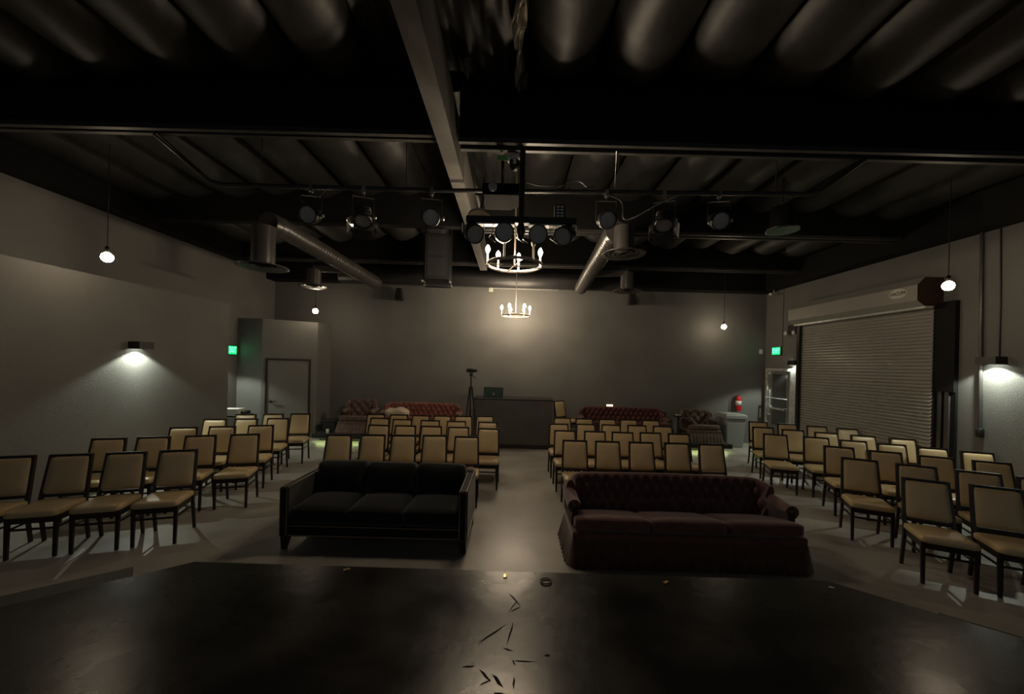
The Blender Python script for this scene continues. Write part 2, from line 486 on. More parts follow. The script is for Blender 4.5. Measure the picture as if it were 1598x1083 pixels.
stl2 = MB().prism([(3.32, 2.90), (2.86, 2.54), (4.79, 0.95), (5.25, 1.31)], 0.005, 0.22).build('stage_step', M['step'])
tag(stl2, 'low dark step along the right angled edge of the stage', 'step')
# tapes and ring
for x, y, a, lab in [(-1.21, 2.86, .5, 'gold tape scrap on the stage front edge before the black sofa'), (-.01, 2.83, 1.5, 'gold tape mark on the stage edge facing the center aisle'), (1.18, 2.80, .6, 'gold tape scrap on the stage edge before the maroon sofa')]:
    t = MB(); mt = T(x, y, .452) @ RZ(a)
    t.box(-.022, .022, -.011, .011, 0, .004, mt); t.box(-.012, .016, -.014, -.004, .004, .010, mt @ RY(-.3))
    tag(t.build('tape_mark', M['gold']), lab, 'tape', 'gold tape marks on the stage edge')
t = MB().box(-.015, .015, -.006, .006, 0, .003, T(2.40, 2.79, .4515) @ RZ(-.4)).build('tape_mark', M['tape'])
tag(t, 'tiny pale tape scrap at the stage corner beyond the maroon sofa', 'tape')
rg = MB().lathe([(.038, 0), (.043, .003), (.043, .008), (.038, .010), (.033, .008), (.033, .003)], 28, T(.29, 2.77, .452), closed=True).build('tape_roll', M['blackplastic'])
tag(rg, 'small black ring lying flat on the stage near the aisle', 'tape roll')
for (x0, y0), (x1, y1), lab in [((-4.42, 3.95), (-4.05, 3.39), 'white tape line on the floor beside the left stage step'), ((5.27, 3.93), (4.60, 3.35), 'white tape line on the floor under the near right chairs')]:
    tag(MB().beam((x0, y0, .002), (x1, y1, .002), .03, .002).build('floor_tape', M['tape']), lab, 'tape')

# ------------------------------------------------------------------ chairs
def make_chair():
    t = thing('banquet_chair', 'x', 'chair', group='rows of tan banquet chairs')
    sh = MB().cushion(0, -.035, .435, .205, .205, .036, .030, .014, 8)
    sh.build('seat', M['vinyl'], t)
    a = MB(); a.box(-.19, .19, -.215, -.19, .345, .405); a.box(-.19, .19, .135, .16, .345, .405); a.box(-.19, -.168, -.19, .135, .345, .405); a.box(.168, .19, -.19, .135, .345, .405)
    a.build('seat_frame', M['wood'], t)
    # back: stiles rake backwards and close towards the top
    z0, z1 = .50, .92; y0, y1 = .175, .262; w0, w1 = .200, .183
    fb = MB()
    for s in (-1, 1):
        fb.beam((s * .186, .150, .40), (s * (w0 - .012), y0 - .005, z0), .028, .034, up=(0, 1, 0))
        fb.beam((s * (w0 - .012), y0 - .005, z0), (s * (w1 - .012), y1, z1), .028, .034, up=(0, 1, 0))
    fb.beam((-w1, y1, z1 - .010), (w1, y1, z1 - .010), .030, .026)
    fb.beam((-w0 + .02, y0, z0), (w0 - .02, y0, z0), .026, .030)
    fb.build('back_frame', M['wood'], t)
    rake = math.atan2(y1 - y0, z1 - z0)
    zc = (z0 + z1) / 2
    hz_ = (z1 - z0) / 2 - .020
    def taper(p):
        k = 1 - (p.z / hz_) * .045
        return Vector((p.x * k, p.y, p.z))
    bk = MB().cushion(0, 0, 0, .172, .022, hz_, .018, .014, 8, 'y', T(0, (y0 + y1) / 2 - .006, zc - .002) @ RX(-rake), taper)
    bk.build('backrest', M['vinyl'], t)
    for s in (-1, 1):
        MB().beam((s * .184, -.203, .41), (s * .182, -.213, 0), .034, .030, up=(0, 1, 0), w2=.026, h2=.024).build('leg', M['wood'], t)
        MB().beam((s * .186, .150, .41), (s * .186, .215, 0), .028, .036, up=(0, 1, 0), w2=.026, h2=.026).build('leg', M['wood'], t)
    st = MB(); st.beam((-.18, -.205, .285), (.18, -.205, .285), .018, .018)
    for s in (-1, 1):
        st.beam((s * .184, -.205, .285), (s * .184, .17, .285), .016, .016)
    st.build('stretcher', M['wood'], t)
    return t
CH = {'L1': [(-3.85, 4.25, 18), (-4.31, 4.09, 18), (-4.77, 3.94, 18), (-5.23, 3.80, 18)], 'L2': [(-3.81, 5.3, 18), (-4.31, 5.13, 18), (-4.81, 4.95, 18), (-5.26, 4.79, 18)], 'L3': [(-4.09, 6.08, 17), (-4.59, 5.88, 17), (-5.07, 5.72, 17)], 'L4': [(-4.32, 6.87, 13), (-4.81, 6.72, 13), (-5.28, 6.59, 13)], 'L5': [(-4.28, 7.56, 12), (-4.76, 7.42, 12), (-5.22, 7.28, 12)],
 'M1': [(-0.65, 5.55, 3), (-1.14, 5.58, 3), (-1.61, 5.53, 3), (-2.07, 5.50, 3), (-2.55, 5.44, 3)], 'M2': [(-0.38, 6.34, 1), (-0.9, 6.40, 1), (-1.39, 6.42, 1), (-1.85, 6.42, 1), (-2.31, 6.40, 1)], 'M3': [(-0.43, 7.08, 3), (-1.03, 7.08, 3), (-1.55, 7.1, 3), (-2.1, 7.15, 3), (-2.57, 7.24, 3)], 'M4': [(-0.54, 7.92, 4), (-0.99, 7.84, 4), (-1.44, 7.80, 4), (-1.89, 7.77, 4), (-2.36, 7.79, 4), (-2.84, 7.78, 4)],
 'N1': [(0.98, 5.47, 0), (1.47, 5.46, 0), (1.98, 5.46, 0), (2.52, 5.47, 0), (3.03, 5.46, 0)], 'N2': [(0.95, 6.33, -1), (1.47, 6.33, -1), (1.94, 6.31, -1), (2.44, 6.34, -1), (2.92, 6.31, -1)], 'N3': [(0.94, 7.09, -1), (1.47, 7.14, -1), (1.96, 7.14, -1), (2.48, 7.16, -1), (2.96, 7.13, -1)], 'N4': [(1.12, 7.97, -1), (1.59, 7.93, -1), (2.08, 7.92, -1), (2.55, 7.94, -1), (3.02, 7.93, -1)],
 'RA': [(4.33, 3.81, -27), (4.83, 3.61, -27)], 'RB': [(4.47, 4.73, -27), (4.93, 4.46, -27), (5.38, 4.21, -27), (5.80, 3.97, -27)], 'RC': [(4.91, 5.52, -22), (5.35, 5.25, -22), (5.79, 4.99, -22), (6.28, 4.76, -22)], 'RD': [(4.66, 6.52, -19), (5.22, 6.32, -19), (5.65, 6.08, -19), (6.06, 5.86, -19), (6.46, 5.62, -19), (6.86, 5.38, -19)], 'RE': [(5.0, 7.34, -16), (5.42, 7.10, -16), (5.86, 6.86, -16), (6.33, 6.62, -16), (6.81, 6.39, -16)], 'RF': [(5.43, 8.14, -12), (5.92, 7.92, -12), (6.38, 7.70, -12), (6.79, 7.44, -12)]}
BLOCK = {'L': ('by the left wall', 'from its aisle end'), 'M': ('behind the black sofa', 'from the center aisle'), 'N': ('behind the maroon sofa', 'from the center aisle'), 'R': ('by the shutter wall', 'from its aisle end')}
ROWN = ['front', 'second', 'third', 'fourth', 'fifth', 'sixth']
chair0 = make_chair()
first_ch = True
for key, lst in CH.items():
    bl, en = BLOCK[key[0]]
    ri = int(key[1]) - 1 if key[1].isdigit() else 'ABCDEF'.index(key[1])
    for i, (x, y, a) in enumerate(lst):
        lab = 'tan padded chair, %s %s in %s row %s' % (ORD[i], en, ROWN[ri], bl)
        if first_ch:
            chair0.location = (x, y, 0); chair0.rotation_euler = (0, 0, math.radians(a)); chair0['label'] = lab
            first_ch = False
        else:
            dup(chair0, (x, y, 0), math.radians(a + random.uniform(-1.5, 1.5)), lab)

# ------------------------------------------------------------------ black sofa with nailhead trim
so = thing('sofa', 'black velvet track-arm sofa with three back cushions and nailhead trim', 'sofa', (-1.43, 4.0, 0))
b = MB(); b.box(-.90, .90, .01, .80, .15, .285); b.build('seat_base', M['velvet'], so, .012)
MB().cushion(0, .80, .44, .99, .075, .255, .04, 0, 6).build('back_panel', M['velvet'], so)
for s in (-1, 1):
    arm = MB(); arm.box(s * .9 - (.0 if s > 0 else .10), s * .9 + (.10 if s > 0 else 0), 0, .87, .15, .675)
    ao = arm.build('arm', M['velvet'], so, .014)
    nl = MB()
    for xx in (s * .915, s * .985):
        nl.beam((xx, .012, .677), (xx, .86, .677), .006, .004)
        nl.beam((xx, -.002, .17), (xx, -.002, .665), .006, .004, up=(0, 1, 0))
    nl.beam((s * 1.002, .02, .17), (s * 1.002, .86, .17), .004, .006)
    nl.build('nailhead_trim', M['nail'], ao)
nl = MB(); nl.beam((-.9, .003, .27), (.9, .003, .27), .004, .005); nl.beam((-.9, .003, .17), (.9, .003, .17), .004, .005); nl.build('nailhead_trim', M['nail'], so)
for i in range(3):
    x = -.6 + .6 * i
    MB().cushion(x, .335, .365, .299, .315, .085, .05, .035, 10).build('seat_cushion', M['velvet'], so)
    MB().cushion(0, 0, 0, .30, .105, .20, .07, .05, 10, 'y', T(x, .655, .60 + (.006 if i == 0 else 0)) @ RX(-.16) @ RY(.02 * (i - 1))).build('back_cushion', M['velvet'], so)
for sx in (-1, 1):
    for y in (.06, .80):
        MB().beam((sx * .945, y, .152), (sx * .965, y, 0), .085, .085, up=(0, 1, 0), w2=.045, h2=.045).build('leg', M['wood'], so)

# ------------------------------------------------------------------ tufted sofas and armchairs
def tufted_sofa(name, label, cat, loc, rz, W, D, Hb, Hs, Ha, nseat, mb_, mseat, mskirt, ncol, group=None, wing=.15, buttons=True):
    t = thing(name, label, cat, loc, rz, group)
    hw = W / 2
    # back: a padded shell whose ends curl forward
    yb = D - .16
    def plan(s_):
        x = s_ * (hw - .03)
        k = max(0, (abs(s_) - .86) / .14)
        return x - math.copysign(.05 * k * k, s_), yb - wing * k ** 1.6
    def top(s_):
        k = max(0, (abs(s_) - .82) / .18)
        return Hb - .02 * s_ * s_ - (Hb - Ha) * .25 * k ** 2
    nu = max(24, ncol * 4 if ncol < 24 else ncol * 3) + 1
    loop = 22
    dz = (Hb - Hs + .16) / 4.2
    dx = (2 * hw) / ncol
    def Pf(i, j):
        s_ = -1 + 2 * i / (nu - 1)
        px, py = plan(s_)
        px2, py2 = plan(min(1, s_ + .01)); px1, py1 = plan(max(-1, s_ - .01))
        tx, ty = px2 - px1, py2 - py1
        L_ = math.hypot(tx, ty); nx_, ny_ = ty / L_, -tx / L_      # towards the front
        tp = top(s_)
        zb = Hs - .19
        if j <= 13:                # front face, bottom to top
            v = j / 13.0
            z = zb + (tp - .07 - zb) * v
            a = (s_ * hw) / dx + (z - zb) / dz; c = (s_ * hw) / dx - (z - zb) / dz
            pf = abs(math.sin(PI * a * .5) * math.sin(PI * c * .5))
            off = .015 + .085 * (pf ** .5) - .05 * v
            edge = 1.0
        elif j <= 18:              # rolled top
            v = (j - 13) / 5.0
            an = PI * v
            z = tp - .07 + .07 * math.sin(an)
            off = .05 * math.cos(an) - .02
            edge = 1
        else:                      # plain back
            v = (j - 18) / 3.0
            z = tp - .07 - (tp - .07 - .12) * v
            off = -.075 + .03 * v
        return (px + nx_ * off, py + ny_ * off, z)
    mb = MB()
    mb.grid(Pf, nu, loop)
    for i in (0, nu - 1):
        mb.add([Pf(i, j) for j in range(loop)], [tuple(range(loop))])
    bo = mb.build('backrest', mb_, t)
    if buttons:
        bmesh_ = MB().lathe([(0, .012), (.007, .010), (.011, 0)], 8, RX(PI / 2) @ Matrix.Diagonal((1, 1.7, 1, 1))).mesh('button', M['button'])
        for r_ in range(1, 5):
            for c_ in range(-ncol, ncol + 1):
                s_ = c_ * dx / hw
                if (c_ + r_) % 2 or abs(s_) > .9:
                    continue
                z = Hs - .19 + r_ * dz
                if z > top(s_) - .08 or z < Hs - .06:
                    continue
                px, py = plan(s_)
                v = (z - Hs + .19) / (top(s_) - .07 - Hs + .19)
                b1 = bpy.data.objects.new('button', bmesh_)
                C.objects.link(b1); b1.parent = bo; b1.location = (px, py - .022 + .05 * v, z)
    # seat base, skirt and cushions
    MB().box(-hw + .07, hw - .07, .06, D - .12, .14, Hs - .13).build('seat_base', mb_, t, .01)
    sk = MB()
    fl = .065
    path = [(-hw + .02, D - .12), (-hw + .02, .02), (hw - .02, .02), (hw - .02, D - .12)]
    pts = []
    for (ax, ay), (bx, by) in zip(path[:-1], path[1:]):
        L_ = math.hypot(bx - ax, by - ay); k = max(8, int(L_ / .022))
        nx_, ny_ = (by - ay) / L_, -(bx - ax) / L_
        for q in range(k):
            u = q / k
            pts.append((ax + (bx - ax) * u, ay + (by - ay) * u, -nx_ if False else nx_, ny_, u * L_))
    pts.append((*path[-1], 1, 0, 0))
    npt = len(pts)
    def Sk(i, j):
        x, y, nx_, ny_, u = pts[i]
        v = j / 4.0
        w_ = .010 * math.sin(u * 2 * PI / .085) * (.25 + v)
        o_ = fl * v + w_ + .005
        sgn = -1
        return (x + nx_ * o_ * 1.0 * sgn * -1, y + ny_ * o_ * sgn * -1, Hs - .20 - (Hs - .205) * v)
    sk.grid(Sk, npt, 5)
    sk.build('skirt', mskirt, t)
    MB().box(-hw + .015, hw - .015, .015, D - .13, Hs - .22, Hs - .125).build('seat_rail', mb_, t, .015)
    cw = (2 * hw - .08) / nseat
    for i in range(nseat):
        x = -hw + .04 + cw * (i + .5)
        MB().cushion(x, D * .42, Hs - .055, cw / 2 - .003, D * .42 - .02, .068, .04, .02, 10, fn=lambda p: Vector((p.x, p.y, p.z - .21 * max(0, (p.y + D * .32) / D)))).build('seat_cushion', mseat, t)
    # low rolled arms set back from the front edge
    for s in (-1, 1):
        ar = MB()
        y0_, y1_ = .20, D - .14
        sec = [(s * (hw - .10), .18)] + [(s * (hw - .10), Ha - .06)]
        for q in range(9):
            an = PI - q / 8.0 * PI * 1.25
            sec.append((s * (hw - .055 + .072 * math.cos(an)), Ha - .060 + .072 * math.sin(an)))
        sec.append((s * (hw - .03), Ha - .13)); sec.append((s * (hw - .02), .18))
        k = len(sec)
        def Pa(i, j):
            y = y0_ + (y1_ - y0_) * j / 7.0
            x, z = sec[i]
            lift = .05 * (j / 7.0) ** 2
            inn = -.03 * (1 - j / 7.0) * 0
            return (x + inn, y, z + (lift if z > .3 else 0))
        ar.grid(Pa, k, 8, closeu=True)
        ar.add([Pa(i, 0) for i in range(k)], [tuple(range(k))]); ar.add([Pa(i, 7) for i in range(k)], [tuple(range(k))])
        ao = ar.build('arm', mb_, t)
        kn = MB(); kn.lathe([(0, -.035), (.026, -.03), (.046, -.012), (.052, 0)], 14, T(s * (hw - .055), y0_, Ha - .055) @ RX(PI / 2) @ RX(PI))
        kn.beam((s * (hw - .06), y0_ - .006, .2), (s * (hw - .06), y0_ - .006, Ha - .08), .05, .02, up=(0, 1, 0))
        kn.build('arm_facing', M['darkwood'], ao)
    return t
tufted_sofa('sofa', 'maroon velvet sofa with button-tufted back and pleated skirt', 'sofa', (1.86, 3.83, 0), -.012, 2.42, .84, .785, .47, .60, 3, M['maroon'], M['maroon'], M['maroonbrown'], 40)

# ------------------------------------------------------------------ low platform at the back, booth and what stands there
for xa, xb, lab in [(-4.92, -.98, 'low black platform left of the booth with lights glowing underneath'), (1.08, 5.52, 'low black platform right of the booth with lights glowing underneath')]:
    p = thing('platform', lab, 'platform', ((xa + xb) / 2, 9.38, 0))
    w = (xb - xa) / 2
    dk_ = MB(); dk_.box(-w, w, 0, 1.3, .13, .20); dk_.box(-w, w, 0, .02, .095, .14); dk_.build('deck', M['boothdark'], p)
    MB().box(-w + .1, w - .1, .18, 1.28, .002, .13).build('plinth', M['blackplastic'], p)
    MB().box(-w + .05, w - .05, .10, .125, .10, .128).build('light_strip', M['led'], p)
bt = thing('sound_booth', 'gray chest-high sound booth standing at the end of the aisle', 'booth', (.05, 9.2, 0))
b = MB(); b.box(-.96, .96, 0, .03, .10, 1.18); b.box(-.96, -.93, .03, .72, .0, 1.18); b.box(.93, .96, .03, .72, 0, 1.18)
b.build('front_panel', M['booth'], bt)
MB().box(-.955, .955, .015, .03, 0, .10).build('toe_kick', M['boothdark'], bt)
MB().box(-.98, .98, -.02, .74, 1.18, 1.215).build('counter', M['boothdark'], bt, .005)
lp = thing('laptop', 'dark green laptop open on the booth counter, lid facing the stage', 'laptop', (-.44, 9.32, 1.216), .02)
MB().box(-.24, .24, .02, .34, 0, .016).build('keyboard_base', M['laptop'], lp, .004)
lid = MB().box(-.24, .24, -.006, .006, 0, .25, T(0, .02, .014) @ RX(-.0)).build('screen_lid', M['laptop'], lp, .003)
lgm = MB()
lgm.lathe([(.0, .001), (.026, .001)], 14, T(-.006, .0126, .098) @ RX(PI / 2) @ Matrix.Diagonal((.85, 1, 1, 1)))
lgm.lathe([(.0, .001), (.022, .001)], 14, T(.010, .0126, .094) @ RX(PI / 2) @ Matrix.Diagonal((.8, 1, 1, 1)))
lgm.lathe([(.0, .001), (.010, .001)], 10, T(.004, .0126, .134) @ RX(PI / 2) @ Matrix.Diagonal((.6, 1.2, 1, 1)))
lgm.build('lid_logo', M['logo_white'], lid)
MB().box(-.5, .5, -.03, .03, 0, .02)
tr = thing('tripod', 'black camera tripod standing just left of the booth', 'tripod', (-.95, 8.86, 0))
MB().tube([(0, 0, .75), (0, 0, 1.76)], .016).build('center_column', M['blackmetal'], tr)
for a in (.5, .5 + 2 * PI / 3, .5 + 4 * PI / 3):
    lgm = MB(); lgm.tube([(.03 * math.cos(a), .03 * math.sin(a), 1.50), (.11 * math.cos(a), .11 * math.sin(a), .85), (.23 * math.cos(a), .23 * math.sin(a), 0.01)], .016, r2=.010)
    lgm.tube([(.0, .0, .95), (.10 * math.cos(a), .10 * math.sin(a), .95)], .007)
    lgm.build('leg', M['blackmetal'], tr)
hd = MB(); hd.cushion(0, 0, 1.78, .035, .035, .035, .012, 0, 4); hd.tube([(0, 0, 1.78), (.10, .16, 1.70)], .008); hd.box(-.05, .05, -.04, .04, 1.81, 1.83)
hd.build('head', M['blackmetal'], tr)
cc = thing('video_camera', 'small black video camera mounted on the tripod', 'camera', (-.95, 8.86, 1.832), .9)
MB().cushion(0, .02, .05, .04, .11, .045, .015, 0, 4).build('body', M['blackplastic'], cc)
MB().lathe([(.03, 0), (.034, .05), (.034, .075), (.026, .075)], 14, T(0, -.09, .052) @ RX(PI / 2)).build('lens', M['blackmetal'], cc)
dup(chair0, (1.42, 9.80, .20), math.radians(38), 'tan padded chair turned sideways on the platform beside the booth')

tufted_sofa('sofa', 'faded red tufted sofa against the back wall left of the booth', 'sofa', (-2.38, 9.58, .20), 0, 2.1, .85, .76, .44, .52, 3, M['red'], M['red'], M['red'], 30, buttons=False)
tufted_sofa('sofa', 'dark red tufted sofa against the back wall right of the booth', 'sofa', (3.0, 9.58, .20), 0, 2.35, .85, .78, .44, .52, 3, M['darkred'], M['darkred'], M['darkred'], 34, buttons=False)
tufted_sofa('armchair', 'rose tufted armchair in the back left corner beside the red sofa', 'armchair', (-4.02, 9.62, .20), .0, .84, .8, .82, .42, .55, 1, M['rose'], M['rose'], M['rose'], 7)
tufted_sofa('armchair', 'dark floral tufted armchair beside the gray bin', 'armchair', (4.98, 9.62, .20), .0, .84, .8, .78, .42, .55, 1, M['olive'], M['olive'], M['olive'], 7)
bl = MB()
bl.cushion(-2.95, 9.84, .715, .28, .2, .085, .06, .04, 10, fn=lambda p: Vector((p.x, p.y, p.z + .02 * math.sin(p.x * 18) + .015 * math.sin(p.y * 21))))
tag(bl.build('blanket', M['cloth']), 'crumpled white blanket heaped on the faded red sofa', 'blanket')
cd = MB().box(-.085, .085, -.004, .004, 0, .05, T(2.68, 10.26, .985) @ RX(-.2))  # pale card, no lamp; emission is added to keep it bright
tag(cd.build('glowing_card', mat('glowing_card', (0.9, 0.78, 0.55), .5, emit=(1, .75, .45), estr=.30)), 'small cream card with added glow on top of the dark red sofa back', 'card')
tb = thing('side_table', 'small black box table at the left end of the platform', 'table', (-4.66, 9.72, .20))
MB().box(-.17, .17, 0, .34, .0, .26).build('box_body', M['blackplastic'], tb, .01)
MB().box(-.19, .19, -.02, .36, .26, .29).build('table_top', M['boothdark'], tb, .005)
cu = MB().lathe([(.03, 0), (.038, .1), (.034, .1), (.027, .008)], 14, T(-4.60, 9.52, .201)); tag(cu.build('cup', M['white']), 'pale cup standing on the platform before the black box table', 'cup')
t2 = thing('side_table', 'small dark side table between dark red sofa and floral armchair', 'table', (4.375, 9.88, .20))
MB().lathe([(.02, 0), (.10, .0), (.10, .02), (.02, .04), (.02, .58), (.12, .60), (.13, .62), (.13, .64), (0.0, .64)], 18).build('pedestal', M['darkwood'], t2)
pp = MB().box(-.06, .06, -.04, .04, 0, .012, T(4.375, 9.86, .842) @ RZ(.2)); tag(pp.build('remote', M['white']), 'small white remote on the dark side table at the back', 'remote')

# bin, extinguisher and small wall gear at the back
bn = thing('trash_bin', 'gray slim plastic trash bin with lid by the extinguisher', 'bin', (5.98, 10.28, 0))
mb = MB()
def binp(z, k):
    return [(-.26 * k, -.26 * k, z), (.26 * k, -.26 * k, z), (.26 * k, .26 * k, z), (-.26 * k, .26 * k, z)]
vs = binp(0, .86) + binp(.76, 1.0)
mb.add(vs, [(0, 3, 2, 1), (0, 1, 5, 4), (1, 2, 6, 5), (2, 3, 7, 6), (3, 0, 4, 7), (4, 5, 6, 7)])
mb.build('bin_body', M['bin'], bn, .02)
ld = MB(); ld.box(-.29, .29, -.29, .29, .76, .86); ld.box(-.25, .25, -.25, .25, .86, .885)
ld.build('lid', M['bin'], bn, .015)
ex = thing('fire_extinguisher', 'red fire extinguisher hanging on the back wall above the bin', 'fire extinguisher', (6.37, 10.60, .92))
MB().lathe([(0, 0), (.07, .0), (.078, .02), (.078, .34), (.06, .39), (.025, .41), (.022, .43), (0, .43)], 20).build('cylinder', M['extred'], ex)
MB().lathe([(.0785, .15), (.0790, .15), (.0790, .28), (.0785, .28)], 20).build('label_band', M['white'], ex)
hh = MB(); hh.box(-.02, .02, -.03, .03, .43, .46); hh.beam((0, -.02, .47), (.13, -.03, .50), .02, .012); hh.beam((0, -.02, .45), (.12, -.03, .455), .02, .01)
hh.build('valve_handle', M['steel'], ex)
MB().tube([(-.02, -.02, .44), (-.09, -.03, .40), (-.115, -.03, .25), (-.105, -.03, .08)], .011).build('hose', M['blackplastic'], ex)
MB().box(-.03, .03, .05, .1, .30, .36).build('bracket', M['blackmetal'], ex)
def wallbox(name, lab, cat, x0, x1, y0, y1, z0, z1, m, bev=.008, extra=None):
    o = MB().box(x0, x1, y0, y1, z0, z1).build(name, m, None, bev)
    return tag(o, lab, cat)
wallbox('wall_sensor', 'small white sensor box high in the back right corner', 'sensor', 6.98, 7.06, 10.655, 10.699, 2.53, 2.66, M['white'])
jb = wallbox('junction_box', 'white square box with green light at top of back wall', 'box', -.71, -.59, 10.65, 10.699, 4.09, 4.205, M['white'])
MB().box(-.67, -.63, 10.644, 10.651, 4.12, 4.175).build('indicator_light', M['greenlabel'], jb)
tag(MB().tube([(-.59, 10.685, 4.19), (1.25, 10.685, 4.19)], .012).build('conduit', M['brightsteel']), 'thin bright conduit running right from the white square box', 'pipe')
for x, z, lab in [(-3.2, 3.92, 'small black loudspeaker hung on the back wall, left one'), (3.28, 3.97, 'small black loudspeaker hung on the back wall, right one')]:
    s = thing('loudspeaker', lab, 'speaker', (x, 10.5, z))
    vs = [(-.09, -.08, -.17), (.15 * .8, -.08, -.17), (.12, .12, -.17), (-.09, .12, -.17), (-.06, -.04, .17), (.075, -.04, .17), (.075, .10, .17), (-.06, .10, .17)]
    MB().add(vs, [(0, 3, 2, 1), (4, 5, 6, 7), (0, 1, 5, 4), (1, 2, 6, 5), (2, 3, 7, 6), (3, 0, 4, 7)]).build('cabinet', M['blackplastic'], s, .01)
    MB().box(-.02, .03, .08, .2, -.03, .03).build('bracket', M['blackmetal'], s)
# hall table with white box
ht = thing('hall_table', 'small black table at the hall opening beyond the left partition', 'table', (-6.28, 8.45, 0))
MB().box(-.38, .38, -.22, .22, .74, .78).build('table_top', M['blackplastic'], ht, .006)
for sx in (-1, 1):
    for sy in (-1, 1):
        MB().beam((sx * .34, sy * .18, 0), (sx * .34, sy * .18, .745), .035).build('leg', M['blackmetal'], ht)
pb = MB().box(-.17, .17, -.11, .11, 0, .13, T(-6.17, 8.42, .781) @ RZ(.1)); tag(pb.build('paper_box', M['white'], None, .006), 'white paper box on the small black hall table', 'box')
dk = MB(); dk.cushion(-5.98, 8.5, .82, .075, .1, .035, .02, .01, 6); tag(dk.build('black_pouch', M['blackplastic']), 'small black pouch beside the white paper box', 'pouch')

# ------------------------------------------------------------------ exit signs
def exit_sign(lab, loc, rz):
    s = thing('exit_sign', lab, 'exit sign', loc, rz)
    MB().box(-.17, .17, -.045, .0, -.115, .115).build('sign_housing', M['blackplastic'], s, .008)
    MB().box(-.155, .155, -.049, -.045, -.10, .10).build('sign_face', M['exitgreen'], s)
    text_mesh('sign_letters', 'EXIT', .19, M['exitletter'], s, T(0, -.051, 0) @ RX(PI / 2), xscale=.72)
    return s
exit_sign('green lit EXIT sign at the hall opening beyond the left partition', (XL + .002, 9.05, 2.22), PI / 2)
exit_sign('green lit EXIT sign above the metal exit door', (XR - .002, 10.2, 2.60), -PI / 2)

# ------------------------------------------------------------------ lamps
def spot(name, loc, rot, w, ang_, blend, col, parent=None, r=.02):
    l = bpy.data.lights.new(name, 'SPOT')
    l.energy = w; l.spot_size = ang_; l.spot_blend = blend; l.color = col; l.shadow_soft_size = r
    o = bpy.data.objects.new(name, l); C.objects.link(o)
    o.location = loc; o.rotation_euler = rot
    if parent: o.parent = parent
    return o
def sconce(lab, loc, rz, w=SCONCE_W):
    s = thing('wall_sconce', lab, 'lamp', loc, rz)
    b = MB(); b.box(-.12, .12, -.18, 0, .02, .10); b.box(-.12, .12, -.18, -.17, -.015, .02); b.box(-.12, -.11, -.17, 0, -.015, .02); b.box(.11, .12, -.17, 0, -.015, .02)
    b.build('lamp_housing', M['blackmetal'], s)
    MB().box(-.09, .09, -.16, -.05, .014, .0199).build('lamp_lens', M['sconce_lens'], s)
    spot('lamp_light', (0, -.125, .010), (0, 0, 0), w, math.radians(126), .30, (.93, 1.0, .84), s)
    return s
sconce('black box sconce shining down the left partition wall', (-5.999, 6.02, 2.15), PI / 2)
sconce('black box sconce inside the hall behind the left partition', (XL + .001, 8.32, 2.12), PI / 2, SCONCE_W * 1.4)
sconce('black box sconce shining down the right wall near the shutter', (XR - .001, 5.58, 2.24), -PI / 2)
sconce('black box sconce above the metal exit door jamb', (XR - .001, 9.47, 2.23), -PI / 2, SCONCE_W * 1.5)

def globe(mb, c, r):
    mb.lathe([(0, -r)] + [(r * math.cos(a), r * math.sin(a)) for a in [math.radians(q) for q in (-60, -30, 0, 30, 60)]] + [(0, r)], 10, T(*c))
for x, y, z, lab in [(-5.39, 5.0, 3.33, 'bare bulb pendant hanging before the left partition wall'), (5.97, 5.2, 3.29, 'bare bulb pendant hanging at the near end of the shutter'), (-5.0, 9.55, 3.28, 'bare bulb pendant hanging before the corner closet'), (5.66, 10.15, 3.22, 'bare bulb pendant hanging at the right of the back wall')]:
    p = thing('pendant_lamp', lab, 'lamp', (x, y, z), 0, 'bare bulb pendants along the side walls')
    mb = MB(); globe(mb, (0, 0, -.012), .066); mb.build('bulb', M['bulb'], p)
    MB().lathe([(.0, .05), (.02, .05), (.024, .06), (.024, .12), (.008, .135), (0, .135)], 12).build('socket', M['blackmetal'], p)
    MB().tube([(0, 0, .13), (0, 0, 4.9 - z)], .006, 6).build('cord', M['blackplastic'], p)

def chandelier(lab, loc, angs, lit, bm_):
    c = thing('chandelier', lab, 'chandelier', loc)
    R_ = .355
    MB().lathe([(R_, -.02), (R_, .02), (R_ - .008, .02), (R_ - .008, -.02)], 48, closed=True).build('ring', M['ring'], c)
    sp = MB()
    for a in (.3, .3 + PI / 2):
        sp.beam((R_ * math.cos(a), R_ * math.sin(a), -.012), (-R_ * math.cos(a), -R_ * math.sin(a), -.012), .014, .010)
    sp.build('cross_bars', M['ring'], c)
    MB().tube([(0, 0, -.02), (0, 0, 5.13 - loc[2])], .009).build('stem', M['ring'], c)
    for a, on in zip(angs, lit):
        x, y = R_ * math.cos(a), R_ * math.sin(a)
        cn = MB(); cn.lathe([(0, -.01), (.024, -.01), (.026, .0), (.012, .004), (.012, .15), (0, .15)], 12, T(x * .99, y * .99, 0)); co = cn.build('candle', M['candle'], c)
        bb = MB(); bb.lathe([(.0, .15), (.014, .155), (.026, .18), (.030, .20), (.024, .225), (.012, .245), (0, .26)], 10, T(x * .99, y * .99, 0)); bb.build('bulb', bm_ if on else M['offbulb'], co)
chandelier('large round iron chandelier hanging near the light bar', (0, 4.86, 3.32), [PI * .98, PI * .72, PI * .45, PI * .10, -PI * .28, -PI * .62], [1, 1, 1, 1, 0, 0], M['cbulb'])
chandelier('round iron chandelier hanging close to the back wall', (.06, 9.45, 3.27), [PI * .98, PI * .62, PI * .30, PI * .04, -PI * .3, -PI * .65], [1, 1, 1, 1, 1, 1], M['cbulb2'])

